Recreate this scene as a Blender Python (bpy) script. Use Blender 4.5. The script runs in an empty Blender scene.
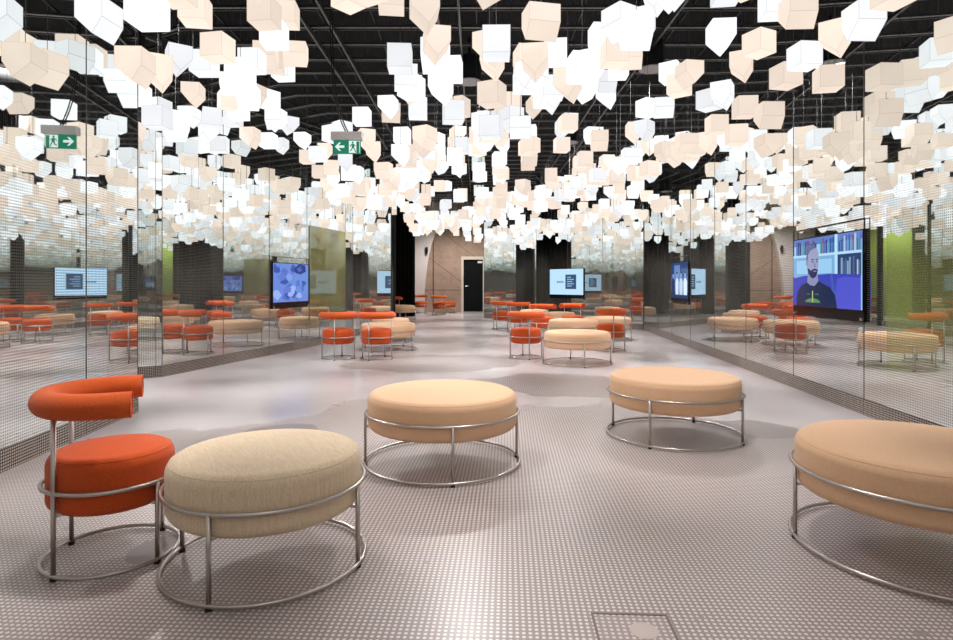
import bpy, bmesh, math, random
from mathutils import Vector, Matrix

R = math.radians
PI = math.pi
S = bpy.context.scene
COL = S.collection

# ------------------------------------------------------------------ camera, world, exposure
cam_d = bpy.data.cameras.new('camera')
cam = bpy.data.objects.new('camera', cam_d)
COL.objects.link(cam)
cam.location = (0, 0, 1.1)
cam.rotation_euler = (R(90), 0, 0)
cam_d.sensor_width = 36.0
cam_d.lens = 590.0 / 953.0 * 36.0
cam_d.shift_y = -36.0 / 953.0
cam_d.clip_start = 0.02
cam_d.clip_end = 200
S.camera = cam

world = bpy.data.worlds.new('world')
S.world = world
world.use_nodes = True
bg = world.node_tree.nodes['Background']
bg.inputs[0].default_value = (0.9, 0.92, 1.0, 1)
bg.inputs[1].default_value = 0.02

S.view_settings.view_transform = 'Standard'
S.view_settings.look = 'None'
S.view_settings.gamma = 1.0
S.view_settings.use_curve_mapping = False
S.view_settings.exposure = 0.08
S.cycles.max_bounces = 12
S.cycles.glossy_bounces = 8
S.cycles.diffuse_bounces = 4

FILL_SPOT_POWER = 630.0  # strength of the fill spots added in the ceiling fittings
LAMP_COOL = 1.24
LAMP_WARM = 1.03

# ------------------------------------------------------------------ helpers
def lin(r, g, b):
    def f(c):
        c /= 255.0
        return c / 12.92 if c <= 0.04045 else ((c + 0.055) / 1.055) ** 2.4
    return (f(r), f(g), f(b), 1.0)


def link(o):
    COL.objects.link(o)
    return o


def new_mat(name):
    m = bpy.data.materials.new(name)
    m.use_nodes = True
    nt = m.node_tree
    return m, nt, nt.nodes['Principled BSDF']


class N:
    """small node-graph helper"""
    def __init__(self, nt):
        self.nt = nt

    def node(self, kind, **kw):
        n = self.nt.nodes.new(kind)
        for k, v in kw.items():
            setattr(n, k, v)
        return n

    def put(self, sock, v):
        if hasattr(v, 'is_linked') or isinstance(v, bpy.types.NodeSocket):
            self.nt.links.new(v, sock)
        elif v is not None:
            sock.default_value = v

    def math(self, op, a, b=None, c=None):
        n = self.node('ShaderNodeMath', operation=op)
        self.put(n.inputs[0], a)
        if b is not None:
            self.put(n.inputs[1], b)
        if c is not None:
            self.put(n.inputs[2], c)
        return n.outputs[0]

    def mix(self, f, a, b):
        n = self.node('ShaderNodeMix', data_type='RGBA')
        self.put(n.inputs[0], f)
        self.put(n.inputs[6], a)
        self.put(n.inputs[7], b)
        return n.outputs[2]

    def ramp(self, v, a, b, lo=0.0, hi=1.0):
        n = self.node('ShaderNodeMapRange')
        self.put(n.inputs[0], v)
        n.inputs[1].default_value = a
        n.inputs[2].default_value = b
        n.inputs[3].default_value = lo
        n.inputs[4].default_value = hi
        return n.outputs[0]

    def coords(self):
        return self.node('ShaderNodeTexCoord').outputs['Object']

    def sep(self, v):
        n = self.node('ShaderNodeSeparateXYZ')
        self.put(n.inputs[0], v)
        return n.outputs[0], n.outputs[1], n.outputs[2]

    def noise(self, vec, scale, detail=3.0, rough=0.5):
        n = self.node('ShaderNodeTexNoise')
        self.put(n.inputs['Vector'], vec)
        n.inputs['Scale'].default_value = scale
        n.inputs['Detail'].default_value = detail
        n.inputs['Roughness'].default_value = rough
        return n.outputs[0]

    def mapping(self, vec, scale=(1, 1, 1), rot=(0, 0, 0)):
        n = self.node('ShaderNodeMapping')
        self.put(n.inputs[0], vec)
        n.inputs['Scale'].default_value = scale
        n.inputs['Rotation'].default_value = rot
        return n.outputs[0]


def plain(name, col, rough=0.6, metal=0.0, spec=0.5):
    m, nt, p = new_mat(name)
    p.inputs['Base Color'].default_value = col
    p.inputs['Roughness'].default_value = rough
    p.inputs['Metallic'].default_value = metal
    p.inputs['Specular IOR Level'].default_value = spec
    return m


def emit(name, col, s=1.0, gloss=False):
    m, nt, p = new_mat(name)
    p.inputs['Base Color'].default_value = (0.01, 0.01, 0.01, 1)
    p.inputs['Roughness'].default_value = 0.12 if gloss else 0.6
    p.inputs['Specular IOR Level'].default_value = 0.3 if gloss else 0.1
    p.inputs['Emission Color'].default_value = col
    p.inputs['Emission Strength'].default_value = s
    return m


def fabric(name, col, col2, streak=False, rough=0.95):
    m, nt, p = new_mat(name)
    g = N(nt)
    c = g.coords()
    n1 = g.noise(c, 260, 2)
    if streak:
        s1 = g.noise(g.mapping(c, (1, 1, 0.06)), 170, 3, 0.7)
        s2 = g.noise(g.mapping(c, (1, 0.07, 1)), 170, 3, 0.7)
        f = g.math('MULTIPLY_ADD', s1, 0.5, g.math('MULTIPLY', s2, 0.5))
        f = g.ramp(f, 0.36, 0.64)
    else:
        f = g.ramp(n1, 0.3, 0.7)
    g.put(p.inputs['Base Color'], g.mix(f, col, col2))
    p.inputs['Roughness'].default_value = rough
    p.inputs['Specular IOR Level'].default_value = 0.15
    p.inputs['Sheen Weight'].default_value = 0.15
    p.inputs['Sheen Roughness'].default_value = 0.5
    b = g.node('ShaderNodeBump')
    b.inputs['Strength'].default_value = 0.25
    b.inputs['Distance'].default_value = 0.002
    g.put(b.inputs['Height'], n1)
    g.put(p.inputs['Normal'], b.outputs[0])
    return m


# ------------------------------------------------------------------ materials
M = {}
M['steel'] = plain('brushed_steel', (0.50, 0.455, 0.42, 1), 0.33, 1.0)
M['black_rubber'] = plain('black_rubber', (0.012, 0.012, 0.012, 1), 0.6)
M['black'] = plain('black_paint', (0.006, 0.006, 0.007, 1), 0.7, 0, 0.2)
M['ceil_black'] = plain('ceiling_black', (0.006, 0.006, 0.007, 1), 0.8, 0, 0.2)
M['bar'] = plain('ceiling_bar_steel', (0.12, 0.117, 0.113, 1), 0.4, 0.9)
M['rail'] = plain('dark_rail_steel', (0.03, 0.03, 0.03, 1), 0.45, 0.6)
M['cord'] = plain('black_cord', (0.03, 0.03, 0.033, 1), 0.5)
M['fitting_grey'] = plain('grey_fitting_face', (0.22, 0.21, 0.21, 1), 0.6)
M['orange'] = fabric('orange_wool', lin(198, 86, 36), lin(182, 68, 26))
M['orange_back'] = fabric('orange_wool_backrest', lin(206, 94, 42), lin(190, 76, 32))
M['peach'] = fabric('peach_wool', lin(228, 190, 154), lin(214, 170, 134))
M['beige'] = fabric('beige_linen', lin(228, 208, 180), lin(202, 178, 146), True)
M['seam'] = plain('seam_thread', (0.25, 0.12, 0.06, 1), 0.9)
M['curtain'] = plain('black_curtain', (0.008, 0.008, 0.008, 1), 0.9, 0, 0.1)
M['plaster'] = plain('pale_plaster', lin(214, 202, 200), 0.85)
M['door_black'] = plain('door_black', (0.004, 0.005, 0.006, 1), 0.5, 0, 0.1)
M['door_frame'] = plain('door_frame_paint', lin(206, 190, 182), 0.6)
M['white_plastic'] = plain('white_plastic', lin(214, 210, 208), 0.5)
M['seam_dark'] = plain('joint_dark', (0.06, 0.058, 0.05, 1), 0.5)
M['bezel'] = plain('screen_bezel', (0.006, 0.006, 0.008, 1), 0.15)
M['chrome'] = plain('chrome', (0.8, 0.8, 0.8, 1), 0.15, 1.0)


def mirror_mat(name, tint=(0.85, 0.88, 0.865, 1), green=None, film=0.4, fade=False, plinth=False, spacing=0.0185):
    m, nt, p = new_mat(name)
    g = N(nt)
    x, y, z = g.sep(g.coords())
    u = g.math('ABSOLUTE', g.math('SUBTRACT', g.math('FRACT', g.math('MULTIPLY', x, 1 / spacing)), 0.5))
    v = g.math('ABSOLUTE', g.math('SUBTRACT', g.math('FRACT', g.math('MULTIPLY', z, 1 / spacing)), 0.5))
    r = g.math('MAXIMUM', u, v)
    size = 0.31 if plinth else g.ramp(z, 1.5, 2.35, 0.255, 0.0)
    dot = g.math('LESS_THAN', r, size)
    p.inputs['Base Color'].default_value = tint
    p.inputs['Metallic'].default_value = 1.0
    p.inputs['Roughness'].default_value = 0.015
    out = nt.nodes['Material Output']
    base = p.outputs[0]
    if plinth:
        p.inputs['Base Color'].default_value = (0.035, 0.03, 0.028, 1)
        p.inputs['Metallic'].default_value = 0.0
        p.inputs['Roughness'].default_value = 0.15
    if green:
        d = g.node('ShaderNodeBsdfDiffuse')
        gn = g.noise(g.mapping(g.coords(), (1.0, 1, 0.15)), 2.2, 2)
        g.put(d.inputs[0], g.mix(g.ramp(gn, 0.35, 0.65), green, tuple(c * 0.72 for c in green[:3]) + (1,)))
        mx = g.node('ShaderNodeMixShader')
        g.put(mx.inputs[0], g.math('MULTIPLY', g.ramp(z, 0.30, 0.85, 0.0, film), g.ramp(z, 1.2, 1.64, 1.0, 0.0) if fade else 1.0))      # green fades out downwards, painted to imitate a soft reflection; upwards too if set
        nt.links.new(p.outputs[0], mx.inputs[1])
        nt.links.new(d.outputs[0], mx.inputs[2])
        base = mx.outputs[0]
    dd = g.node('ShaderNodeBsdfDiffuse')
    dd.inputs[0].default_value = lin(104, 102, 96) if not plinth else lin(176, 162, 152)
    ms = g.node('ShaderNodeMixShader')
    nt.links.new(dot, ms.inputs[0])
    nt.links.new(base, ms.inputs[1])
    nt.links.new(dd.outputs[0], ms.inputs[2])
    nt.links.new(ms.outputs[0], out.inputs[0])
    return m


M['mirror'] = mirror_mat('dotted_mirror_glass')
M['mirror_green_reflection'] = mirror_mat('green_painted_reflection', green=lin(158, 174, 84), film=0.5, fade=True)
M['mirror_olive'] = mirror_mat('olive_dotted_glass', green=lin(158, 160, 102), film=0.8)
M['plinth'] = mirror_mat('dotted_dark_plinth', plinth=True)


def floor_mat():
    m, nt, p = new_mat('dotted_floor')
    g = N(nt)
    co = g.coords()
    x, y, z = g.sep(co)
    sp = 0.0206
    rx, ry, rz = g.sep(g.mapping(co, (1 / sp, 1 / sp, 1), (0, 0, R(3))))
    u = g.math('SUBTRACT', g.math('FRACT', rx), 0.5)
    v = g.math('SUBTRACT', g.math('FRACT', ry), 0.5)
    rr = g.math('SQRT', g.math('ADD', g.math('MULTIPLY', u, u), g.math('MULTIPLY', v, v)))
    dot = g.ramp(rr, 0.27, 0.33, 1, 0)
    # where the plain coating still covers the dots
    nz = g.noise(g.mapping(co, (1, 1, 1)), 1.3, 5, 0.6)
    nz2 = g.noise(g.mapping(co, (0.6, 1.0, 1)), 0.55, 4, 0.6)
    val = g.math('SUBTRACT', y, 5.25)
    val = g.math('ADD', val, g.math('MULTIPLY', g.math('MAXIMUM', g.math('SUBTRACT', x, 1.75), 0), 2.2))
    val = g.math('ADD', val, g.math('MULTIPLY', g.math('SUBTRACT', nz, 0.5), 2.4))
    val = g.math('ADD', val, g.math('MULTIPLY', g.math('MAXIMUM', g.math('SUBTRACT', -1.2, x), 0), 0.9))

    def blob(cx, cy, ax, ay, amt):
        dx = g.math('MULTIPLY', g.math('SUBTRACT', x, cx), 1 / ax)
        dy = g.math('MULTIPLY', g.math('SUBTRACT', y, cy), 1 / ay)
        q = g.math('ADD', g.math('MULTIPLY', dx, dx), g.math('MULTIPLY', dy, dy))
        q = g.math('ADD', q, g.math('MULTIPLY', g.math('SUBTRACT', nz, 0.5), 2.6))
        return g.math('LESS_THAN', q, 1.0)
    cover = g.ramp(val, 0.0, 0.06)
    patches = blob(-0.65, 8.2, 1.15, 0.95, 1)
    for b in ((-0.75, 12.0, 1.25, 1.1, 1), (0.85, 6.5, 0.9, 0.7, 1), (2.7, 9.2, 0.22, 0.5, 1),
              (0.0, 17.5, 0.9, 0.8, 1), (2.05, 4.5, 0.35, 0.3, 1)):
        patches = g.math('MAXIMUM', patches, blob(*b))
    bare = blob(-1.45, 4.35, 0.3, 0.28, 1)
    for b in ((-0.95, 2.75, 0.1, 0.09, 1), (-1.32, 2.45, 0.12, 0.14, 1)):
        bare = g.math('MAXIMUM', bare, blob(*b))
    cover = g.math('MULTIPLY', cover, g.math('SUBTRACT', 1.0, patches))
    base = g.mix(g.ramp(nz2, 0.3, 0.7), lin(148, 136, 134), lin(136, 124, 122))
    dark = g.math('LESS_THAN', g.noise(g.mapping(co, (1, 1.4, 1)), 9.0, 2, 0.5), 0.27)
    dark = g.math('MULTIPLY', dark, g.math('LESS_THAN', y, 4.2))
    dcol = g.mix(g.math('MAXIMUM', g.math('MULTIPLY', dark, 0.7), bare), lin(214, 203, 198), lin(124, 114, 112))
    base = g.mix(patches, base, lin(126, 116, 115))
    dcol = g.mix(patches, dcol, lin(186, 176, 173))
    dotted = g.mix(dot, base, dcol)
    coat = g.mix(g.ramp(nz2, 0.35, 0.65), lin(192, 184, 185), lin(185, 176, 177))
    g.put(p.inputs['Base Color'], g.mix(cover, dotted, coat))
    ro = g.math('MULTIPLY_ADD', g.noise(co, 3, 4), 0.10, 0.15)
    g.put(p.inputs['Roughness'], g.math('ADD', ro, g.math('MULTIPLY', g.math('SUBTRACT', 1, cover), 0.12)))
    p.inputs['Specular IOR Level'].default_value = 0.45
    return m


M['floor'] = floor_mat()


def stone_mat():
    m, nt, p = new_mat('grooved_stone_wall')
    g = N(nt)
    co = g.coords()
    x, y, z = g.sep(co)
    n = g.noise(co, 2.5, 6, 0.65)
    n2 = g.noise(g.mapping(co, (1, 1, 1), (0, R(35), 0)), 9, 4, 0.6)
    f = g.math('MULTIPLY_ADD', n, 0.6, g.math('MULTIPLY', n2, 0.4))
    c = g.mix(g.ramp(f, 0.3, 0.7), lin(176, 150, 136), lin(140, 114, 100))
    diag = g.math('ADD', g.math('MULTIPLY', x, 0.75), z)
    l1 = g.math('LESS_THAN', g.math('ABSOLUTE', g.math('SUBTRACT', g.math('FRACT', g.math('MULTIPLY', diag, 0.72)), 0.5)), 0.012)
    l2 = g.math('LESS_THAN', g.math('ABSOLUTE', g.math('SUBTRACT', x, 1.95)), 0.025)
    l3 = g.math('LESS_THAN', g.math('ABSOLUTE', g.math('SUBTRACT', z, 0.86)), 0.012)
    ln = g.math('MAXIMUM', g.math('MULTIPLY', l1, 0.6), g.math('MAXIMUM', l2, l3))
    g.put(p.inputs['Base Color'], g.mix(ln, c, lin(92, 70, 60)))
    p.inputs['Roughness'].default_value = 0.8
    return m


M['stone'] = stone_mat()


def lamp_mat(name, col, s):
    m, nt, p = new_mat(name)
    g = N(nt)
    geo = g.node('ShaderNodeTexCoord')
    nx, ny, nz = g.sep(geo.outputs['Normal'])
    k = g.math('MULTIPLY_ADD', g.math('ABSOLUTE', nx), -0.10, 1.0)     # face shading put into the glow: sides dimmer by normal
    k = g.math('MULTIPLY_ADD', g.math('ABSOLUTE', ny), -0.03, k)
    k = g.math('MULTIPLY', k, g.math('MULTIPLY_ADD', g.noise(geo.outputs['Object'], 5, 1), 0.12, 0.94))
    p.inputs['Base Color'].default_value = (0.6, 0.6, 0.6, 1)
    p.inputs['Roughness'].default_value = 0.9
    p.inputs['Specular IOR Level'].default_value = 0.0
    p.inputs['Base Color'].default_value = (0.05, 0.05, 0.05, 1)
    p.inputs['Emission Color'].default_value = col
    g.put(p.inputs['Emission Strength'], g.math('MULTIPLY', k, s))
    return m


cool, warm = (0.95, 0.97, 1.0, 1), (1.0, 0.84, 0.71, 1)
LAMPM = []
for i, k in enumerate((1.0, 0.84, 0.74)):
    LAMPM.append((lamp_mat('cool_lamp_cloth_%d' % i, cool, LAMP_COOL * k), lamp_mat('cool_lamp_seam_%d' % i, (0.9, 0.92, 0.97, 1), LAMP_COOL * k * 0.72)))
for i, k in enumerate((1.0, 0.92, 0.84)):
    LAMPM.append((lamp_mat('peach_lamp_cloth_%d' % i, warm, LAMP_WARM * k), lamp_mat('peach_lamp_seam_%d' % i, (1.0, 0.80, 0.64, 1), LAMP_WARM * k * 0.82)))


# ------------------------------------------------------------------ mesh helpers
def mesh_obj(name, bm, mats, parent=None, smooth=False, loc=None, rz=None):
    me = bpy.data.meshes.new(name)
    bm.normal_update()
    bm.to_mesh(me)
    bm.free()
    if not isinstance(mats, (list, tuple)):
        mats = [mats]
    for m in mats:
        me.materials.append(m)
    if smooth:
        for p in me.polygons:
            p.use_smooth = True
    o = bpy.data.objects.new(name, me)
    link(o)
    if parent:
        o.parent = parent
    if loc is not None:
        o.location = loc
    if rz is not None:
        o.rotation_euler = (0, 0, rz)
    return o


def box(bm, x0, x1, y0, y1, z0, z1, mi=0):
    vs = [bm.verts.new(c) for c in ((x0, y0, z0), (x1, y0, z0), (x1, y1, z0), (x0, y1, z0),
                                    (x0, y0, z1), (x1, y0, z1), (x1, y1, z1), (x0, y1, z1))]
    for f in ((3, 2, 1, 0), (4, 5, 6, 7), (0, 1, 5, 4), (1, 2, 6, 5), (2, 3, 7, 6), (3, 0, 4, 7)):
        fc = bm.faces.new([vs[i] for i in f])
        fc.material_index = mi
    return vs


def tube(bm, pts, r, n=10, closed=False, cap=True):
    pts = [Vector(p) for p in pts]
    m = len(pts)
    rings = []
    up = Vector((0, 0, 1))
    for i, p in enumerate(pts):
        if closed:
            t = (pts[(i + 1) % m] - pts[i - 1]).normalized()
        else:
            t = (pts[min(i + 1, m - 1)] - pts[max(i - 1, 0)]).normalized()
        ref = up if abs(t.dot(up)) < 0.95 else Vector((1, 0, 0))
        a = t.cross(ref).normalized()
        b = a.cross(t).normalized()
        rings.append([bm.verts.new(p + (a * math.cos(2 * PI * k / n) + b * math.sin(2 * PI * k / n)) * r) for k in range(n)])
    cnt = m if closed else m - 1
    for i in range(cnt):
        A, B = rings[i], rings[(i + 1) % m]
        for k in range(n):
            bm.faces.new((A[k], A[(k + 1) % n], B[(k + 1) % n], B[k]))
    if cap and not closed:
        bm.faces.new(rings[0][::-1])
        bm.faces.new(rings[-1])
    return rings


def lathe(bm, prof, n=48):
    rings = []
    for r, z in prof:
        if r < 1e-6:
            rings.append([bm.verts.new((0, 0, z))])
        else:
            rings.append([bm.verts.new((r * math.cos(2 * PI * k / n), r * math.sin(2 * PI * k / n), z)) for k in range(n)])
    for A, B in zip(rings, rings[1:]):
        for k in range(n):
            k2 = (k + 1) % n
            if len(A) == 1:
                bm.faces.new((A[0], B[k2], B[k])[::-1])
            elif len(B) == 1:
                bm.faces.new((A[k], A[k2], B[0]))
            else:
                bm.faces.new((A[k], A[k2], B[k2], B[k]))


def empty(name, loc=(0, 0, 0), rz=0.0):
    o = bpy.data.objects.new(name, None)
    link(o)
    o.location = loc
    o.rotation_euler = (0, 0, rz)
    o.empty_display_size = 0.1
    return o


def tag(o, label, cat, group=None):
    o['label'] = label
    o['category'] = cat
    if group:
        o['group'] = group
    return o


def struct(o):
    o['kind'] = 'structure'
    return o


def copy_tree(o, parent=None):
    c = o.copy()
    link(c)
    if parent:
        c.parent = parent
    for ch in list(o.children):
        copy_tree(ch, c)
    return c


# ------------------------------------------------------------------ plan of the room
A0, A1 = Vector((-2.22, -3.0)), Vector((-2.91, 5.07))
B0, B1 = Vector((-3.72, 6.98)), Vector((-2.58, 11.6))
F0 = Vector((-5.2, 6.05))
C0, C1 = Vector((-2.62, 12.5)), Vector((-1.99, 13.7))
CC0, CC1 = Vector((-2.44, 13.86)), Vector((-2.35, 16.6))
R0, R1 = Vector((2.61, -3.0)), Vector((4.0, 14.1))
D0, D1 = Vector((1.73, 17.11)), Vector((3.99, 14.1))
E0, E1 = Vector((0.24, 19.0)), Vector((2.05, 18.25))
HC = 4.6          # ceiling
YB = 23.2         # far wall

bm = bmesh.new(); box(bm, -6.6, 6.6, -3.2, 24.2, -0.1, 0.0)
struct(mesh_obj('floor', bm, M['floor']))
bm = bmesh.new(); box(bm, -6.6, 6.6, -3.2, 24.2, HC, HC + 0.1)
struct(mesh_obj('ceiling', bm, M['ceil_black']))
bm = bmesh.new(); box(bm, -6.6, 6.6, -3.2, -3.06, 0, HC)
struct(mesh_obj('wall_front_outer', bm, M['black']))
bm = bmesh.new(); box(bm, -6.6, -6.5, -3.0, 24.0, 0, HC)
struct(mesh_obj('wall_left_outer', bm, M['black']))
bm = bmesh.new(); box(bm, 6.5, 6.6, -3.0, 24.0, 0, HC)
struct(mesh_obj('wall_right_outer', bm, M['black']))

trim_n = [0]


def frame_of(P, Q):
    d = (Q - P)
    return d.length, math.atan2(d.y, d.x)


def wall_run(name, P, Q, cuts, mat='mirror', side='left', seams=True, joint_ends=False):
    """mirror panels from P to Q (left to right seen from the room); cuts = distances from P where the joints are"""
    L, a = frame_of(P, Q)
    u = (Q - P).normalized()
    marks = [0.0] + [c for c in cuts if 0.02 < c < L - 0.02] + [L]
    for s0, s1 in zip(marks, marks[1:]):
        o2 = P + u * s0
        w = s1 - s0
        bm = bmesh.new()
        box(bm, 0.002, w - 0.002, 0, 0.04, 0.137, HC)
        mm = M[mat] if isinstance(mat, str) else M[mat(s0, s1)]
        struct(mesh_obj('wall_' + name, bm, mm, None, False, (o2.x, o2.y, 0), a))
        bm = bmesh.new()
        box(bm, 0.0, w, -0.002, 0.04, 0.0, 0.134)
        struct(mesh_obj('baseboard_' + name, bm, M['plinth'], None, False, (o2.x, o2.y, 0), a))
    for s in (marks if joint_ends else marks[1:-1]):
        o2 = P + u * s
        trim_n[0] += 1
        bm = bmesh.new()
        box(bm, -0.0025, 0.0025, -0.003, 0.002, 0.0, HC)
        struct(mesh_obj('trim_%d' % trim_n[0], bm, M['seam_dark'], None, False, (o2.x, o2.y, 0), a))
    return L, a, u


wall_run('front', R0, A0, [1.2, 2.4, 3.6])
LA = (A1 - A0).length
def a_s(yv): return (yv - A0.y) / (A1.y - A0.y) * LA
# wall A : seam seen at x=85 (y about 4.35)
wall_run('left', A0, A1, [a_s(v) for v in (-0.9, 0.42, 1.74, 3.06, 4.30)], joint_ends=True)
# end face of wall A (turned away) and its back
bm = bmesh.new()
box(bm, 0, 0.6, 0, 0.04, 0, HC)
struct(mesh_obj('wall_left_end', bm, M['black'], None, False, (A1.x - 0.645, A1.y - 0.05, 0), 0))

wall_run('left', F0, B0, [0.4, 0.75, 1.68], joint_ends=True)
LB, aB = frame_of(B0, B1)
def b_s(yv): return (yv - B0.y) / (B1.y - B0.y) * LB
wall_run('left', B0, B1, [b_s(v) for v in (8.05, 9.10, 10.19)],
         mat=lambda s0, s1: 'mirror', joint_ends=True)
# dark upright between the two left-hand mirror runs
Lx, ax = frame_of(B1, C0)
wall_run('left', B1, C0, [])
wall_run('left', C0, C1, [], joint_ends=True)
bm = bmesh.new(); box(bm, -0.5, 0.0, 0.0, 0.1, 0, HC)
struct(mesh_obj('wall_left_end', bm, M['black'], None, False, (C1.x, C1.y + 0.04, 0), 0))
wall_run('left', CC0, CC1, [1.35], joint_ends=True)
bm = bmesh.new(); box(bm, -0.55, 0.05, 0, 0.12, 0, HC)
struct(mesh_obj('wall_left_end', bm, M['black'], None, False, (CC1.x, CC1.y + 0.02, 0), 0))

LR, aR = frame_of(R1, R0)
def r_s(yv): return (R1.y - yv) / (R1.y - R0.y) * LR
wall_run('right', R1, R0, [r_s(v) for v in (12.6, 11.42, 10.14, 8.85, 7.6, 6.26, 4.96, 3.66, 2.36, 1.06, -0.3, -1.6)], joint_ends=True)
LD, aD = frame_of(D0, D1)
uD = (D1 - D0).normalized()
wall_run('back', D0, D1, [1.26, 2.5], joint_ends=True)
wall_run('back', E0, E1, [1.0], joint_ends=True)
bm = bmesh.new(); box(bm, 0.0, 0.06, 0.0, 0.6, 0, HC)
struct(mesh_obj('wall_back_end', bm, M['black'], None, False, (E0.x + 0.02, E0.y + 0.045, 0), 0))

# alcove at the far end : stone wall, curved plaster wall, door

bm = bmesh.new(); box(bm, 0, 3.1, 0, 0.15, 0, HC); box(bm, 3.94, 7.5, 0, 0.15, 0, HC); box(bm, 3.1, 3.94, 0, 0.15, 2.1, HC)
struct(mesh_obj('wall_back', bm, M['stone'], None, False, (-3.65, YB, 0)))
# curved-edge plaster wall
bm = bmesh.new()
prof = [(-3.6, 0.0), (-2.02, 0.0), (-2.03, 0.7), (-1.98, 1.3), (-1.90, 1.9), (-1.78, 2.5), (-1.6, 3.1), (-1.38, 3.7), (-1.1, 4.25), (-0.85, HC), (-3.6, HC)]
v0 = [bm.verts.new((x, YB - 0.30, z)) for x, z in prof]
v1 = [bm.verts.new((x, YB - 0.02, z)) for x, z in prof]
bm.faces.new(v0); bm.faces.new(v1[::-1])
for i in range(len(prof)):
    j = (i + 1) % len(prof)
    bm.faces.new((v0[j], v0[i], v1[i], v1[j]))
struct(mesh_obj('wall_back_curved', bm, M['plaster']))
# door
door = struct(empty('door_1', (-0.13, YB, 0)))
bm = bmesh.new()
box(bm, -0.47, -0.38, -0.04, 0.12, 0, 2.18); box(bm, 0.38, 0.47, -0.04, 0.12, 0, 2.18); box(bm, -0.38, 0.38, -0.04, 0.12, 2.06, 2.18)
mesh_obj('door_frame', bm, M['door_frame'], door)
bm = bmesh.new(); box(bm, -0.38, 0.38, 0.06, 0.1, 0.02, 2.06)
dl = mesh_obj('door_leaf', bm, M['door_black'], door)
bm = bmesh.new(); box(bm, -0.38, 0.38, -0.04, 0.08, 0.0, 0.02)
mesh_obj('threshold', bm, M['fitting_grey'], door)
bm = bmesh.new(); tube(bm, [(-0.31, 0.06, 1.02), (-0.31, 0.0, 1.02), (-0.2, 0.0, 1.02)], 0.01, 8)
mesh_obj('door_handle', bm, M['chrome'], dl)
bm = bmesh.new(); box(bm, 0.18, 0.36, 0.0, 0.06, 1.92, 2.0)
mesh_obj('door_closer', bm, M['white_plastic'], dl)

# black pleated curtains round the nook
def curtain(path, label):
    pts = []
    for (xa, ya), (xb, yb) in zip(path, path[1:]):
        seg = math.hypot(xb - xa, yb - ya)
        n = max(3, int(seg / 0.03))
        nxv, nyv = -(yb - ya) / seg, (xb - xa) / seg
        for i in range(n):
            t = i / n
            w = 0.035 * math.sin(2 * PI * (t * seg) / 0.16)
            pts.append((xa + (xb - xa) * t + nxv * w, ya + (yb - ya) * t + nyv * w))
    bm = bmesh.new()
    lo = [bm.verts.new((x, y, 0.01)) for x, y in pts]
    hi = [bm.verts.new((x, y, 4.24)) for x, y in pts]
    for i in range(len(pts) - 1):
        bm.faces.new((lo[i], lo[i + 1], hi[i + 1], hi[i]))
    bmesh.ops.solidify(bm, geom=bm.faces[:], thickness=0.01)
    cur = mesh_obj('curtain', bm, M['curtain'], None, True)
    tag(cur, label, 'curtain')


curtain([(-3.1, 16.75), (-3.15, 17.95)], 'black pleated curtain closing the side of the nook by the left mirrors')
curtain([(-3.0, 19.15), (-2.16, 19.85), (-2.14, 20.4)], 'black pleated full-height curtain beside the pale curved wall')
wall_run('left', Vector((-3.12, 18.02)), Vector((-2.95, 19.1)), [], joint_ends=True)
# alcove side wall, green, behind the far mirrors
bm = bmesh.new(); box(bm, 0.55, 0.6, 19.2, YB - 0.02, 0, HC)
struct(mesh_obj('wall_back_side', bm, plain('green_paint', lin(140, 160, 70), 0.8)))

# ------------------------------------------------------------------ green panels on the mirror walls: olive glass, and a painted green reflection
def green_panel(P, u, ang, s0, s1, z0, z1, label, mat='mirror_green_reflection'):
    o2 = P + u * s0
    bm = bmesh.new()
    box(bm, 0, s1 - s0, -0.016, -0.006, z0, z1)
    o = mesh_obj('green_glass_reflection_panel', bm, M[mat], None, False, (o2.x, o2.y, 0), ang)
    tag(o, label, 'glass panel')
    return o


uB = (B1 - B0).normalized()
uR = (R0 - R1).normalized()
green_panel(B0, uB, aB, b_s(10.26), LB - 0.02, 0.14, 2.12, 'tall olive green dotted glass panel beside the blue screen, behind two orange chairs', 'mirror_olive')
green_panel(R1, uR, aR, r_s(4.62), r_s(3.1), 0.14, 1.66, 'painted green reflection panel on mirror wall beside the big screen with a man')  # its green is painted in to imitate a blurred mirror reflection

# ------------------------------------------------------------------ ceiling grid and fittings
bm = bmesh.new()
y = -2.6
rnd = random.Random(4)
while y < 23.8:
    box(bm, -6.4, 6.4, y - 0.02, y + 0.02, 4.26, 4.29)
    box(bm, -6.4, 6.4, y + 0.06, y + 0.07, 4.26, 4.29)
    y += 0.52
x = -6.2
while x < 6.4:
    box(bm, x - 0.006, x + 0.006, -2.8, 23.9, 4.29, 4.32, 1)
    x += 0.62
grid = struct(mesh_obj('ceiling_grid', bm, [M['bar'], M['rail']]))


for rx in (-2.05, -1.75, -0.45, -0.2, 2.0, 2.3):
    trim_n[0] += 1
    bm = bmesh.new(); box(bm, rx - 0.012, rx + 0.012, -2.7, 22.9, 4.19, 4.25)
    struct(mesh_obj('trim_%d' % trim_n[0], bm, M['bar']))

SPOTS = []


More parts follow.
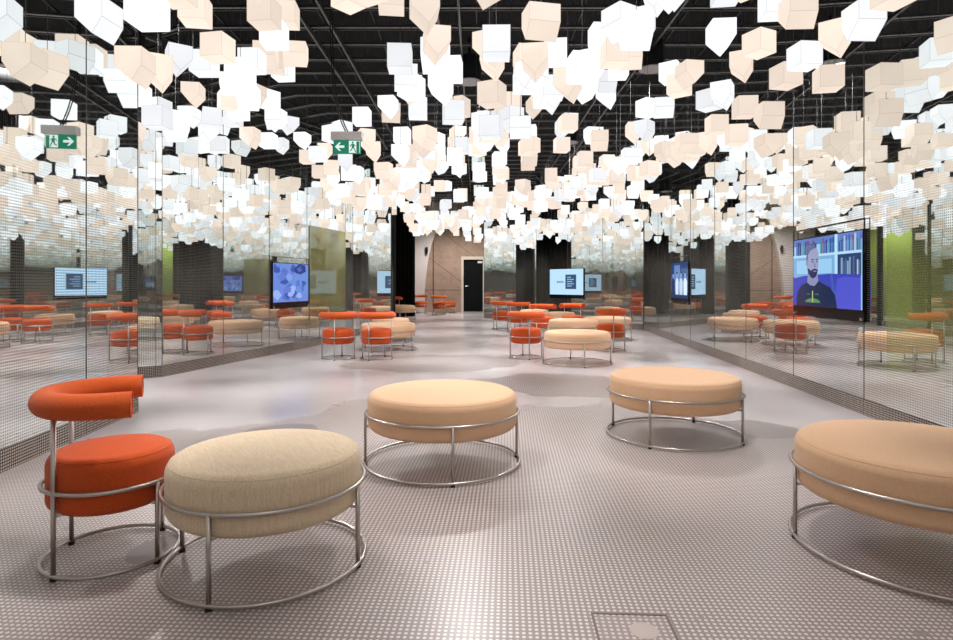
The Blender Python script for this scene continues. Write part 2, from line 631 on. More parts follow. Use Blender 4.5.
def fitting(x, y, label, k=1.0):  # each holds an added fill spot; fittings labelled added exist only for it
    light = True
    t = empty('ceiling_fill_fitting', (x, y, 3.98))
    tag(t, label, 'ceiling light', 'round ceiling fittings')
    bm = bmesh.new(); lathe(bm, [(0, 0.0), (0.165, 0.0), (0.165, 0.34), (0, 0.34)][::1], 32)
    bmesh.ops.recalc_face_normals(bm, faces=bm.faces[:])
    mesh_obj('housing', bm, M['black'], t)
    bm = bmesh.new(); lathe(bm, [(0.0, -0.014), (0.155, -0.014), (0.175, -0.008), (0.175, 0.0), (0, 0.0)], 32)
    bmesh.ops.recalc_face_normals(bm, faces=bm.faces[:])
    mesh_obj('face_disc', bm, M['fitting_grey'], t)
    bm = bmesh.new(); tube(bm, [(0, 0, 0.34), (0, 0, HC - 3.98)], 0.02, 8)
    mesh_obj('stem', bm, M['black'], t)
    if light:
        ld = bpy.data.lights.new('fill_spot', 'SPOT')
        ld.energy = FILL_SPOT_POWER * k
        ld.color = (1.0, 0.97, 0.96)
        ld.spot_size = R(150)
        ld.spot_blend = 0.6
        ld.shadow_soft_size = 0.16
        lo_ = bpy.data.objects.new('fill_spot', ld)
        link(lo_)
        lo_.parent = t
        lo_.location = (0, 0, -0.03)


for (x, y, lab) in (
        (-3.55, 6.15, 'round black ceiling fitting with grey face in the gap left of the mirrors'),
        (-0.1, 8.4, 'round black ceiling fitting in the middle, above the tan poufs'),
        (2.35, 7.9, 'round black ceiling fitting with grey face near the right mirror wall'),
        (0.75, 3.2, 'added round black fill-light fitting over the nearest row of lamps'),
        (-1.5, 2.6, 'added round black fill-light fitting over the front orange chair'),
        (1.9, 12.0, 'added round black fill-light fitting over the far cluster of orange chairs'),
        (-1.3, 12.6, 'added round black fill-light fitting above the floor before the curtain'),
        (0.0, 16.5, 'added round black fill-light fitting closest to the far mirror wall'),
        (0.3, -1.0, 'added unseen fill-light fitting behind the viewpoint'),
        (-0.7, 20.9, 'added round black fill-light fitting before the far stone wall')):
    fitting(x, y, lab, 1.3 if y > 20 else (0.3 if y < 0 else 0.62 if y < 5 else 1.2))

# ------------------------------------------------------------------ seating
LEG_R = 0.0085


def rounded_profile(rad, z0, z1, rb, dome):
    p = [(0.0, z0)]
    for i in range(7):
        a = -PI / 2 + i * (PI / 2) / 6
        p.append((rad - rb + rb * math.cos(a), z0 + rb + rb * math.sin(a)))
    rt = rb * 1.15
    for i in range(8):
        a = i * (PI / 2) / 7
        p.append((rad - rt + rt * math.cos(a), z1 - dome - rt + rt * math.sin(a)))
    for i in range(1, 7):
        t = i / 6
        p.append(((rad - rt) * (1 - t), z1 - dome + dome * (1 - (1 - t) ** 2)))
    return p


def ring_pts(r, z, n=64):
    return [(r * math.cos(2 * PI * k / n), r * math.sin(2 * PI * k / n), z) for k in range(n)]


def build_seat_thing(name, rad, fabric_mat, back=False):
    """origin at the floor, facing +x"""
    t = empty(name)
    crad = rad - 0.014
    bm = bmesh.new()
    lathe(bm, rounded_profile(crad, 0.224, 0.460, 0.042, 0.018), 64)
    bmesh.ops.recalc_face_normals(bm, faces=bm.faces[:])
    seat = mesh_obj('seat' if back else 'cushion', bm, M[fabric_mat], t, True)
    bm = bmesh.new(); tube(bm, ring_pts(crad - 0.0135, 0.4275), 0.0015, 6, True)
    mesh_obj('piping', bm, M[fabric_mat], seat, True)
    bm = bmesh.new(); tube(bm, ring_pts(rad, 0.322), LEG_R, 10, True)
    mesh_obj('support_ring', bm, M['steel'], t, True)
    bm = bmesh.new(); tube(bm, ring_pts(rad + 0.004, 0.0175), LEG_R, 10, True)
    mesh_obj('base_ring', bm, M['steel'], t, True)
    for k in range(4):
        a = PI / 4 + k * PI / 2
        ca, sa = math.cos(a), math.sin(a)
        top = 0.322
        if back and k in (1, 2):
            top = 0.615
        bm = bmesh.new()
        tube(bm, [(rad * ca, rad * sa, 0.012), (rad * ca, rad * sa, top)], LEG_R * 1.05, 10)
        tube(bm, [(rad * ca, rad * sa, 0.236), ((rad - 0.09) * ca, (rad - 0.09) * sa, 0.236), ((rad - 0.1) * ca, (rad - 0.1) * sa, 0.232)], LEG_R * 0.8, 8)
        lg = mesh_obj('leg', bm, M['steel'], t, True)
        bm = bmesh.new()
        tube(bm, [(rad * ca, rad * sa, 0.0), (rad * ca, rad * sa, 0.014)], 0.0125, 12)
        mesh_obj('foot_cap', bm, M['black_rubber'], lg)
    if back:
        br, tr, zc = 0.228, 0.05, 0.643
        pts = [(0.085, -br, zc), (0.04, -br, zc)]
        n = 28
        for i in range(n + 1):
            a = -PI / 2 - PI * i / n
            pts.append((br * math.cos(a), br * math.sin(a), zc))
        pts += [(0.04, br, zc), (0.085, br, zc)]
        bm = bmesh.new()
        rings = tube(bm, pts, tr, 20)
        # rounded rims on the cut ends
        bk = mesh_obj('backrest', bm, M['orange_back'], t, True)
        for p in bk.data.polygons:
            if len(p.vertices) > 4:
                p.use_smooth = False
        for sgn in (-1, 1):
            bm = bmesh.new()
            tube(bm, [(0.0858, sgn * br + (tr - 0.003) * math.cos(q * PI / 12), zc + (tr - 0.003) * math.sin(q * PI / 12)) for q in range(24)], 0.0035, 6, True)
            mesh_obj('piping', bm, M['orange_back'], bk, True)
    return t


protos = {}


def seat_thing(kind, loc, ang, label, group):
    name, rad, mat, back = {
        'chair': ('lounge_chair', 0.240, 'orange', True),
        'big': ('round_pouf', 0.472, 'peach', False),
        'small': ('round_pouf', 0.378, 'peach', False),
        'beige': ('round_pouf', 0.380, 'beige', False),
        'rust': ('round_pouf', 0.378, 'orange', False)}[kind]
    if kind not in protos:
        o = protos[kind] = build_seat_thing(name, rad, mat, back)
    else:
        o = copy_tree(protos[kind])
    o.location = (loc[0], loc[1], 0)
    o.rotation_euler = (0, 0, R(ang))
    tag(o, label, 'chair' if back else 'pouf', group)
    return o


G1, G2 = 'orange lounge chairs with horseshoe backrests', 'round upholstered poufs on steel rings'
seat_thing('chair', (-1.485, 2.41), 25, 'orange lounge chair with horseshoe backrest beside the beige linen pouf', G1)
seat_thing('beige', (-0.836, 2.36), 35, 'beige woven linen round pouf next to the nearest orange chair', G2)
seat_thing('big', (-0.21, 3.66), 55, 'tan round pouf alone on the dotted floor in the middle', G2)
seat_thing('big', (1.44, 4.31), 8, 'tan round pouf standing second along the right mirrors, before the worn floor patch', G2)
seat_thing('big', (1.84, 2.45), 122, 'tan round pouf nearest the right mirrors, cut off by the photo edge', G2)
seat_thing('chair', (-2.043, 8.72), 135, 'orange chair seen from behind, closest to the green glass panel', G1)
seat_thing('chair', (-1.467, 8.70), 116, 'orange chair seen from behind, in front of a cream tan pouf', G1)
seat_thing('big', (-1.485, 9.92), 20, 'tan round pouf directly behind an orange chair, left of the worn floor strip', G2)
seat_thing('small', (-1.64, 11.3), 10, 'smaller tan pouf behind another pouf, before the left mirrors', G2)
seat_thing('small', (-2.26, 18.2), 40, 'small tan pouf half hidden in the nook before the black curtain', G2)
seat_thing('chair', (-2.62, 18.75), -80, 'orange chair almost hidden in the curtained nook, behind a tan pouf', G1)
seat_thing('chair', (-2.09, 22.2), -95, 'orange chair against the pale curved wall at the far end', G1)
seat_thing('chair', (-1.34, 20.95), 75, 'orange chair before the stone wall at the far end', G1)
seat_thing('rust', (-1.16, 22.3), 45, 'rust red pouf against the far stone wall left of the black door', G2)
seat_thing('big', (1.40, 8.2), 47, 'tan round pouf at the front of the far cluster under the white screen', G2)
seat_thing('big', (1.80, 10.95), 30, 'tan round pouf second from front in the far cluster', G2)
seat_thing('big', (2.60, 11.7), 15, 'tan round pouf in the far cluster nearest the right mirror wall', G2)
seat_thing('chair', (0.738, 8.80), 52, 'orange chair seen from behind at left front of the far cluster', G1)
seat_thing('chair', (2.21, 9.75), 135, 'orange chair seen from behind at right of the far cluster', G1)
seat_thing('chair', (1.33, 11.9), -80, 'orange chair facing the camera behind two tan poufs, left one of two', G1)
seat_thing('chair', (2.00, 12.3), -100, 'orange chair facing the camera below the white screen, right one of two', G1)
seat_thing('chair', (0.62, 14.3), 100, 'leftmost orange chair of the far cluster before the far mirrors', G1)
seat_thing('chair', (0.95, 13.5), 60, 'second orange chair from the left in the far cluster, beside a paler pouf', G1)
seat_thing('small', (1.47, 15.1), 20, 'pale tan pouf standing farthest back before the far mirrors', G2)
seat_thing('small', (1.93, 13.75), 50, 'tan pouf behind the two orange chairs that face the camera', G2)

# ------------------------------------------------------------------ screens
def poly(bm, pts, y, mi):
    vs = [bm.verts.new((x, y, z)) for x, z in pts]
    f = bm.faces.new(vs)
    f.material_index = mi
    f.normal_update()
    if f.normal.y > 0:
        f.normal_flip()


def ell(cx, cz, rx, rz, n=24, a0=0, a1=360):
    return [(cx + rx * math.cos(R(a0 + (a1 - a0) * k / n)), cz + rz * math.sin(R(a0 + (a1 - a0) * k / n))) for k in range(n if a1 - a0 == 360 else n + 1)]


def rect(x0, x1, z0, z1):
    return [(x0, z0), (x1, z0), (x1, z1), (x0, z1)]


SM = {}
def E(r, g, b, s=1.0):
    k = (r, g, b)
    if k not in SM:
        SM[k] = emit('screen_%d_%d_%d' % k, lin(r, g, b), s, True)
    return SM[k]


def build_screen(P, u, ang, smid, zc, w, h, layers, label, frame_up=0.10, standoffs=True):
    o2 = P + u * smid
    t = empty('wall_screen', (o2.x, o2.y, zc), ang)
    tag(t, label, 'screen', 'video screens on the mirror walls')
    bm = bmesh.new(); box(bm, -w / 2 - 0.012, w / 2 + 0.012, -0.028, -0.004, -h / 2 - 0.012, h / 2 + 0.012)
    mesh_obj('bezel', bm, M['bezel'], t)
    bm = bmesh.new(); box(bm, -w / 2 - 0.012, w / 2 + 0.012, -0.024, -0.004, -h / 2 - 0.10, -h / 2 - 0.012)
    mesh_obj('lower_panel', bm, M['bezel'], t)
    if frame_up:
        bm = bmesh.new()
        zt = h / 2 + frame_up
        tube(bm, [(-w / 2 - 0.02, -0.02, -h / 2 - 0.1), (-w / 2 - 0.02, -0.02, zt), (w / 2 + 0.02, -0.02, zt), (w / 2 + 0.02, -0.02, -h / 2 - 0.1)], 0.005, 6)
        mesh_obj('outer_frame', bm, M['bezel'], t)
    mats = []
    bm = bmesh.new()
    for i, (col, pts) in enumerate(layers):
        m = E(*col)
        if m not in mats:
            mats.append(m)
        mi = mats.index(m)
        pts = [(max(-0.5, min(0.5, x)) * w, max(-0.5, min(0.5, z)) * h) for x, z in pts]
        poly(bm, pts, -0.0285 - 0.0002 * i, mi)
    mesh_obj('picture', bm, mats, t)
    if standoffs:
        for sx in (-1, 1):
            bm = bmesh.new()
            tube(bm, [(sx * (w / 2 - 0.01), -0.024, -h / 2 - 0.075), (sx * (w / 2 - 0.01), -0.04, -h / 2 - 0.075)], 0.014, 12)
            mesh_obj('standoff', bm, M['chrome'], t)
    return t


# man in front of a bookcase
def man_layers():
    L = [((150, 196, 232), rect(-.5, .5, -.5, .5))]
    L += [((92, 122, 190), rect(-.5, .5, .40, .5))]
    r = random.Random(5)
    x = -.46
    cols = [(40, 62, 140), (90, 150, 190), (120, 70, 110), (30, 60, 110), (170, 190, 220), (70, 90, 170), (60, 130, 150), (46, 84, 150)]
    while x < .49:                                          # top row of books
        w = r.uniform(.014, .03)
        if not (-.14 < x < -.06):
            L.append((cols[r.randrange(8)], rect(x, x + w, .26, .26 + r.uniform(.14, .22))))
        x += w + .004
    L.append(((176, 216, 242), rect(-.5, .5, .225, .26)))
    L.append(((120, 170, 214), rect(-.5, .16, -.06, .225)))
    L.append(((150, 200, 235), rect(-.44, -.2, -.02, .18)))
    L.append(((150, 200, 235), rect(-.12, .12, -.02, .18)))
    L.append(((40, 60, 110), rect(.2, .5, -.06, .225)))
    L.append(((178, 220, 244), rect(.16, .2, -.06, .5)))
    x = .22
    while x < .49:
        w = r.uniform(.014, .026)
        L.append(([(130, 160, 190), (70, 100, 140), (170, 190, 210), (50, 66, 110)][r.randrange(4)], rect(x, x + w, -.06, r.uniform(.12, .19))))
        x += w + .005
    L.append(((58, 66, 178), [(-.5, -.5), (.5, -.5), (.5, -.05), (.1, -.03), (-.3, -.05), (-.5, -.08)]))     # sofa
    L.append(((78, 84, 200), [(.14, -.5), (.5, -.5), (.5, -.1), (.3, -.07), (.2, -.1)]))
    L.append(((66, 92, 170), [(.1, -.03), (.13, -.03), (.2, -.5), (.16, -.5)]))
    L.append(((22, 38, 74), [(-.44, -.5), (-.42, -.3), (-.36, -.2), (-.26, -.15), (-.2, -.13), (-.06, -.13), (.0, -.17), (.1, -.22), (.17, -.32), (.2, -.5)]))  # shirt
    L.append(((132, 140, 176), [(-.25, -.15), (-.24, 0), (-.09, -.02), (-.07, -.13), (-.13, -.2), (-.2, -.19)]))   # neck
    L.append(((150, 156, 190), [(-.265, .16), (-.26, .26), (-.235, .335), (-.19, .37), (-.14, .372), (-.095, .34), (-.07, .27), (-.065, .17), (-.07, .08), (-.085, .0), (-.11, -.06), (-.15, -.085), (-.19, -.07), (-.235, -.01), (-.258, .08)]))  # head
    L.append(((96, 100, 146), [(-.265, .2), (-.26, .27), (-.235, .34), (-.19, .375), (-.14, .377), (-.1, .35), (-.14, .34), (-.2, .32), (-.235, .26), (-.245, .16), (-.25, .1)]))   # cropped hair
    L.append(((34, 40, 84), [(-.245, .06), (-.235, -.01), (-.19, -.075), (-.15, -.092), (-.11, -.065), (-.083, -.0), (-.078, .03), (-.1, .045), (-.13, .052), (-.16, .045), (-.19, .02), (-.215, .05)]))  # beard
    L.append(((150, 126, 160), rect(-.15, -.1, .005, .022)))
    L.append(((40, 44, 86), rect(-.185, -.14, .175, .19)))
    L.append(((40, 44, 86), rect(-.11, -.078, .175, .19)))
    L.append(((60, 66, 110), ell(-.163, .15, .014, .012, 10)))
    L.append(((60, 66, 110), ell(-.095, .15, .012, .012, 10)))
    L.append(((120, 124, 166), [(-.128, .16), (-.105, .075), (-.14, .072)]))
    L.append(((140, 132, 168), ell(-.255, .14, .014, .04, 12)))
    L.append(((90, 140, 90), ell(-.16, -.44, .12, .06, 18, 0, 180)))
    L.append(((180, 190, 110), rect(-.168, -.152, -.44, -.27)))
    L.append(((60, 110, 100), rect(-.25, -.2, -.33, -.31)))
    L.append(((60, 110, 100), rect(-.12, -.06, -.33, -.31)))
    return L


def slide_layers():
    L = [((188, 226, 255), rect(-.5, .5, -.5, .5)),
         ((50, 78, 116), rect(-.02, .3, -.28, .28))]
    for i, w in enumerate((.12, .2, .16, .2, .14)):
        L.append(((150, 190, 225), rect(.03, .03 + w, .16 - i * .085, .195 - i * .085)))
    for i in range(4):
        L.append(((96, 124, 160), rect(-.28 + i * .055, -.24 + i * .055, -.04, .03)))
    return L


def people_layers():
    L = [((60, 92, 150), rect(-.5, .5, -.5, .5)),
         ((36, 60, 112), rect(-.5, .5, .1, .5)),
         ((96, 130, 186), rect(-.3, .05, .0, .42)),
         ((30, 46, 90), rect(-.5, .5, -.5, -.32))]
    for cx, c in ((-.36, (30, 46, 86)), (-.12, (206, 222, 246)), (.12, (186, 206, 238)), (.36, (216, 228, 250))):
        L.append((c, [(cx - .09, -.4), (cx - .1, -.05), (cx - .05, .05), (cx + .05, .05), (cx + .1, -.05), (cx + .09, -.4)]))
        L.append(((136, 152, 190), ell(cx, .14, .045, .09, 14)))
        L.append(((24, 32, 66), ell(cx, .18, .047, .06, 14, 0, 180)))
    return L


def sketch_layers():
    L = [((104, 136, 214), rect(-.5, .5, -.5, .5))]
    r = random.Random(9)
    cols = [(84, 112, 196), (126, 156, 226), (60, 84, 168), (150, 176, 236), (98, 120, 206)]
    for i in range(26):
        cx, cz = r.uniform(-.45, .45), r.uniform(-.42, .42)
        n = r.randrange(5, 9)
        a0 = r.uniform(0, 360)
        L.append((cols[r.randrange(5)], [(cx + r.uniform(.04, .14) * math.cos(R(a0 + 360 * k / n)), cz + r.uniform(.05, .16) * math.sin(R(a0 + 360 * k / n))) for k in range(n)]))
    L.append(((38, 52, 130), [(.05, .36), (.2, .5), (.4, .48), (.42, .3), (.25, .22), (.12, .26)]))
    L.append(((70, 92, 182), [(.14, .36), (.24, .44), (.3, .34), (.22, .29)]))
    return L


build_screen(R1, uR, aR, r_s(5.555), 1.215, 1.25, 0.67, man_layers(), 'large blue video screen on right mirrors showing a bearded man before bookshelves')
build_screen(R1, uR, aR, r_s(10.78), 1.17, 1.17, 0.66, people_layers(), 'dark video screen on right mirrors showing people in white shirts')
build_screen(B0, uB, aB, b_s(9.67), 1.12, 1.05, 0.62, sketch_layers(), 'video screen on left mirrors showing a mottled blue picture')
sD = (Vector((2.47, 16.13)) - D0).length
build_screen(D0, uD, aD, sD, 1.16, 1.26, 0.70, slide_layers(), 'white-blue slide screen hanging at the far mirror wall', 0)

# small round white button on the mirror below the big screen
pp = R1 + uR * r_s(4.99)
bt = empty('wall_button', (pp.x, pp.y, 0.71), aR)
tag(bt, 'small round white button on the mirror below the screen with the man', 'button')
bm = bmesh.new(); tube(bm, [(0, 0.0, 0), (0, -0.012, 0)], 0.026, 20)
mesh_obj('face_plate', bm, M['white_plastic'], bt)
bm = bmesh.new(); tube(bm, [(0, -0.012, 0), (0, -0.018, 0)], 0.012, 16)
mesh_obj('push_knob', bm, M['chrome'], bt)

# ------------------------------------------------------------------ exit sign
es = empty('exit_sign', (-1.49, 6.8, 2.60))
tag(es, 'green exit sign with white arrow and running figure hanging among the lamps', 'sign')
bm = bmesh.new(); box(bm, -0.178, 0.178, -0.05, 0.05, 0.155, 0.245)
mesh_obj('housing', bm, M['white_plastic'], es)
M['sign_green'] = emit('sign_green', lin(32, 132, 104), 0.85)
M['sign_white'] = emit('sign_white', lin(232, 246, 238), 0.95)
bm = bmesh.new(); box(bm, -0.155, 0.155, -0.012, 0.012, 0.0, 0.155)
mesh_obj('sign_panel', bm, M['sign_green'], es)
bm = bmesh.new()
poly(bm, [(-.138, .08), (-.09, .128), (-.068, .128), (-.098, .094), (-.03, .094), (-.03, .066), (-.098, .066), (-.068, .032), (-.09, .032)], -0.0135, 0)
mesh_obj('arrow', bm, M['sign_white'], es)
bm = bmesh.new()
poly(bm, rect(.022, .148, .008, .147), -0.0135, 0)
# doorway and running figure, cut in green
poly(bm, rect(.108, .142, .008, .14), -0.0140, 1)
poly(bm, ell(.066, .126, .0105, .0125, 14), -0.0145, 1)
poly(bm, [(.056, .112), (.08, .112), (.086, .07), (.066, .062), (.054, .07)], -0.0146, 1)
poly(bm, [(.078, .11), (.1, .092), (.096, .084), (.076, .096)], -0.0147, 1)
poly(bm, [(.058, .112), (.036, .098), (.033, .078), (.041, .078), (.045, .092), (.06, .1)], -0.0148, 1)
poly(bm, [(.072, .068), (.086, .066), (.097, .04), (.108, .018), (.098, .013), (.086, .038)], -0.0149, 1)
poly(bm, [(.056, .07), (.068, .064), (.06, .042), (.034, .026), (.029, .034), (.049, .048)], -0.0150, 1)
mesh_obj('running_figure', bm, [M['sign_white'], M['sign_green']], es)
bm = bmesh.new()
for off in (-0.012, 0.012):
    cp = []
    for i in range(20):
        t = i / 19
        z = 0.245 + t * (HC - 2.6 - 0.245)
        sft = -0.19 * (1 - math.exp(-max(0, t) * 5.0))
        cp.append((off + 0.0 + sft, 0, z))
    tube(bm, cp, 0.007, 8)
mesh_obj('conduit', bm, M['rail'], es, True)

# emergency lights near the ceiling
for x, y, z, lab in ((0.04, 14.0, 3.95, 'white square emergency light hanging from the middle of the ceiling, the nearer one'),
                     (0.07, 18.0, 3.95, 'white square emergency light hanging from the ceiling before the far mirrors')):
    t = empty('emergency_light', (x, y, z))
    tag(t, lab, 'light')
    bm = bmesh.new(); box(bm, -0.15, 0.15, -0.03, 0.03, -0.16, 0.16)
    mesh_obj('housing', bm, M['sign_white'], t)
    bm = bmesh.new(); box(bm, -0.07, 0.07, -0.036, -0.03, -0.07, -0.04); box(bm, -0.012, 0.012, -0.036, -0.03, -0.04, 0.05)
    mesh_obj('mark', bm, M['black'], t)
    bm = bmesh.new(); tube(bm, [(0, 0, 0.16), (0, 0, HC - z)], 0.008, 8)
    mesh_obj('rod', bm, M['rail'], t)

# small black fitting on the curved pale wall
t = empty('wall_spotlight', (-1.93, YB - 0.30, 2.42))
tag(t, 'small black fitting on the pale curved wall at the far end', 'wall light')
bm = bmesh.new(); box(bm, -0.05, 0.05, -0.03, 0.0, -0.05, 0.05)
mesh_obj('bracket', bm, M['black'], t)
bm = bmesh.new(); tube(bm, [(0, -0.06, 0.11), (0, -0.06, -0.16)], 0.045, 14)
mesh_obj('head', bm, M['black'], t)

# ------------------------------------------------------------------ floor hatch
fh = empty('floor_hatch', (0.50, 1.84, 0))
fh.rotation_euler = (0, 0, R(-3))
tag(fh, 'square access hatch with thin metal rim set in the dotted floor', 'hatch')
bm = bmesh.new()
for (x0, x1, y0, y1) in ((-.125, .125, .117, .125), (-.125, .125, -.125, -.117), (-.125, -.117, -.117, .117), (.117, .125, -.117, .117)):
    box(bm, x0, x1, y0, y1, 0.0, 0.004)
mesh_obj('rim', bm, M['rail_rim'] if 'rail_rim' in M else plain('hatch_rim', lin(118, 104, 98), 0.5, 0.3), fh)
def hatch_mat():
    m, nt, p = new_mat('hatch_lid')
    g = N(nt)
    co = g.coords()
    x, y, z = g.sep(g.mapping(co, (1 / 0.0206, 1 / 0.0206, 1)))
    u = g.math('SUBTRACT', g.math('FRACT', x), 0.5)
    v = g.math('SUBTRACT', g.math('FRACT', y), 0.5)
    rr = g.math('SQRT', g.math('ADD', g.math('MULTIPLY', u, u), g.math('MULTIPLY', v, v)))
    dot = g.ramp(rr, 0.27, 0.33, 1, 0)
    g.put(p.inputs['Base Color'], g.mix(dot, lin(146, 132, 130), lin(204, 192, 188)))
    p.inputs['Roughness'].default_value = 0.35
    return m
bm = bmesh.new(); box(bm, -.117, .117, -.117, .117, 0.0, 0.002)
mesh_obj('lid', bm, hatch_mat(), fh)
bm = bmesh.new()
lathe(bm, [(0, 0.002), (0.045, 0.002), (0.045, 0.003), (0, 0.003)], 24)
bmesh.ops.recalc_face_normals(bm, faces=bm.faces[:])
hp = mesh_obj('handle_plate', bm, plain('scuffed_plate', lin(186, 172, 166), 0.7), fh, loc=(0.03, 0.03, 0))

# ------------------------------------------------------------------ pendant lamps
def lamp_mesh(shape, mi):
    """hangs from its origin (top centre); shape 0 cube, 1 and 2 house-like with a pointed underside"""
    bm = bmesh.new()
    if shape == 0:
        w = 0.110
        vs = box(bm, -w, w, -w, w, -0.215, 0)
    elif shape == 1:
        w, d = 0.108, 0.118
        prof = [(-w, 0), (w, 0), (w, -0.155), (0.03, -0.28), (-w, -0.155)]
    else:
        w, d = 0.104, 0.122
        prof = [(-w, 0), (w, 0), (w, -0.12), (0.0, -0.245), (-w, -0.135)]
    if shape:
        a = [bm.verts.new((x, -d, z)) for x, z in prof]
        b = [bm.verts.new((x, d, z)) for x, z in prof]
        bm.faces.new(a); bm.faces.new(b[::-1])
        for i in range(5):
            j = (i + 1) % 5
            bm.faces.new((a[j], a[i], b[i], b[j]))
    bmesh.ops.scale(bm, vec=(0.87, 0.87, 0.87), verts=bm.verts[:])
    bmesh.ops.recalc_face_normals(bm, faces=bm.faces[:])
    fs = bm.faces[:]
    res = bmesh.ops.inset_individual(bm, faces=fs, thickness=0.003, use_even_offset=True)
    for f in res['faces']:
        f.material_index = 1
    me = bpy.data.meshes.new('lamp_shade')
    bm.to_mesh(me); bm.free()
    me.materials.append(LAMPM[mi][0]); me.materials.append(LAMPM[mi][1])
    return me


LM = [[lamp_mesh(s, m) for m in range(6)] for s in range(3)]
bm = bmesh.new(); tube(bm, [(0, 0, 0), (0, 0, 1)], 0.0022, 6)
cord_me = bpy.data.meshes.new('cord'); bm.to_mesh(cord_me); bm.free(); cord_me.materials.append(M['cord'])
bm = bmesh.new(); tube(bm, [(0, 0, 0), (0, 0, 0.025)], 0.018, 10)
cap_me = bpy.data.meshes.new('lamp_cap'); bm.to_mesh(cap_me); bm.free(); cap_me.materials.append(M['cord'])


def xl(P, Q, y):
    return P.x + (Q.x - P.x) * (y - P.y) / (Q.y - P.y)


def x_range(y):
    if y < A1.y + 0.25: l = xl(A0, A1, y)
    elif y < B0.y: l = -4.1
    elif y < C0.y: l = xl(B0, B1, y)
    elif y < C1.y: l = xl(C0, C1, y)
    elif y < C1.y + 0.3: l = -1.95
    elif y < CC1.y: l = xl(CC0, CC1, y)
    elif y < 18.8: l = -2.3
    else: l = -1.95
    if y < R1.y: r = xl(R0, R1, y)
    elif y < D0.y: r = xl(D1, D0, y)
    elif y < E1.y: r = 1.73
    elif y < E0.y: r = xl(E1, E0, y)
    else: r = 0.1
    return l + 0.22, r - 0.22


rnd = random.Random(33)
lamps = []
row = 0
y = -2.6
STRINGS = [-3.75, -3.35, -2.92, -2.5, -2.12, -1.72, -1.32, -0.98, -0.62, -0.28, 0.06, 0.40, 0.74, 1.16, 1.50, 2.0, 2.36, 2.72, 3.08, 3.46, 3.8]
while y < 20.3:
    l, r = x_range(y)
    for i, sx in enumerate(STRINGS):
        x = sx + rnd.uniform(-0.045, 0.045) + 0.05 * math.sin(0.8 * y + i)
        yy = y + rnd.uniform(-0.02, 0.02) + (0.15 if i % 2 else 0.0)
        if not (l < x < r):
            continue
        if rnd.random() < (0.16 if y < 8 else 0.08):
            continue
        # the strings rise and dip like waves
        wave = 0.24 * math.sin(0.85 * yy + 1.9 * sx) + 0.10 * math.sin(2.3 * sx - 0.5 * yy + 1.0)
        z = (3.16 if yy < 7 else (3.06 if yy < 11 else 2.98)) + wave + rnd.uniform(-0.2, 0.2)
        z = max(2.6, z)
        if 0.5 < yy < 3.6 and 284 - 590 * (z - 0.3 - 1.1) / yy > -20:
            continue
        # a clear space round the exit sign and its cable
        if abs(x + 1.55) < 0.36 and abs(yy - 6.8) < 0.3:
            continue
        if 0.5 < yy < 6.8:
            px, py = 476.5 + 590 * x / yy, 284 - 590 * (z - 0.12 - 1.1) / yy
            hw = 590 * 0.17 / yy
            if px + hw > 322 and px - hw < 362 and py > 25 - hw and py - hw < 156:
                continue
        lamps.append((x, yy, z, row, i))
    row += 1
    y += 0.335


def in_frame(x, y, z):
    if y < 0.5:
        return None
    px = 476.5 + 590 * x / y
    py = 284 - 590 * (z - 0.12 - 1.1) / y
    if -15 < px < 968 and py > -14:
        return (px, py)
    return None


ORD = ['first', 'second', 'third', 'fourth', 'fifth', 'sixth', 'seventh', 'eighth', 'ninth', 'tenth', 'eleventh', 'twelfth',
       'thirteenth', 'fourteenth', 'fifteenth', 'sixteenth', 'seventeenth', 'eighteenth', 'nineteenth', 'twentieth']
ORD += ['twenty-' + o for o in ORD[:9]] + ['thirtieth'] + ['thirty-' + o for o in ORD[:9]]
info = []
for L in lamps:
    info.append((L, in_frame(L[0], L[1], L[2])))
front = sorted([L for L, p in info if p], key=lambda L: L[1])[:300]
fset = set(front)
rest = [L for L, p in info if L not in fset]
rows_seen = sorted({L[3] for L in front})
SH = ['cube', 'pointed', 'pointed']
CN = ['bright cool white', 'soft cool white', 'greyish white', 'bright warm peach', 'warm peach', 'muted peach']
byrow = {}
for L in front:
    byrow.setdefault(L[3], []).append(L)
GL = 'glowing pendant lamps under the black ceiling'


def pick():
    return rnd.choices((0, 1, 2), (0.5, 0.28, 0.22))[0], rnd.choices(range(6), (0.24, 0.18, 0.12, 0.18, 0.17, 0.11))[0], R(rnd.choice((0, 0, 90, 180, 270, 30, -30)) + rnd.uniform(-12, 12))


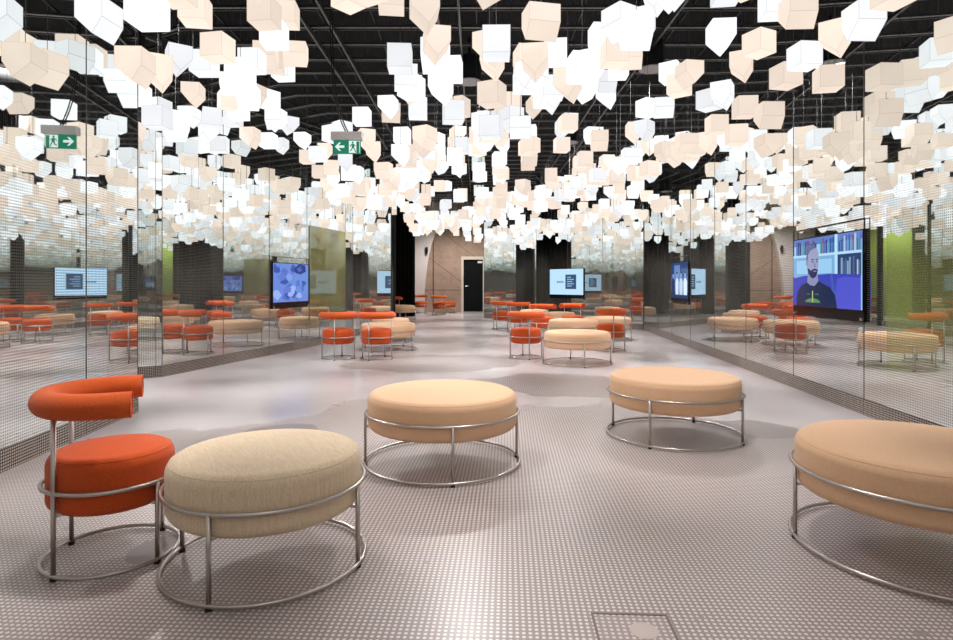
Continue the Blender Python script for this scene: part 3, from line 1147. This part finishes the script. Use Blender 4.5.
for ri, rr in enumerate(rows_seen):
    for ci, L in enumerate(sorted(byrow[rr], key=lambda q: q[0])):
        s, m, a = pick()
        t = bpy.data.objects.new('pendant_lamp', None); COL.objects.link(t)
        t.location = (L[0], L[1], L[2]); t.rotation_euler = (0, 0, a)
        t.empty_display_size = 0.1
        t['label'] = '%s %s lamp, %s from the left in the %s row from the camera' % (CN[m], SH[s], ORD[ci], ORD[ri])
        t['category'] = 'lamp'
        t['group'] = GL
        o = bpy.data.objects.new('lamp_shade', LM[s][m]); COL.objects.link(o); o.parent = t
        o = bpy.data.objects.new('lamp_cap', cap_me); COL.objects.link(o); o.parent = t
        o = bpy.data.objects.new('cord', cord_me); COL.objects.link(o); o.parent = t
        o.location = (0, 0, 0.02); o.scale = (1, 1, HC - L[2] - 0.02)

# all the smaller, farther lamps in one object
V, Fc, MI = [], [], []
for L in rest:
    s, m, a = pick()
    me = LM[s][m]
    mat = Matrix.Translation((L[0], L[1], L[2])) @ Matrix.Rotation(a, 4, 'Z')
    b = len(V)
    V.extend([tuple(mat @ v.co) for v in me.vertices])
    for p in me.polygons:
        Fc.append([b + i for i in p.vertices]); MI.append(m * 2 + p.material_index)
    b = len(V)
    q = 0.002
    for z in (L[2], 4.27):
        V.extend([(L[0] - q, L[1] - q, z), (L[0] + q, L[1] - q, z), (L[0] + q, L[1] + q, z), (L[0] - q, L[1] + q, z)])
    for k in range(4):
        Fc.append([b + k, b + (k + 1) % 4, b + 4 + (k + 1) % 4, b + 4 + k]); MI.append(12)
me = bpy.data.meshes.new('pendant_lamps')
me.from_pydata(V, [], Fc)
for a, b in LAMPM:
    me.materials.append(a); me.materials.append(b)
me.materials.append(M['cord'])
me.polygons.foreach_set('material_index', MI)
me.update()
o = bpy.data.objects.new('pendant_lamps', me); COL.objects.link(o)
o['kind'] = 'stuff'
tag(o, 'mass of small white and peach pendant lamps toward the far end of the hall', 'lamps', GL)
print('LAMPS', len(lamps), 'front', len(front), 'rows', len(rows_seen), 'max y', max(L[1] for L in front))
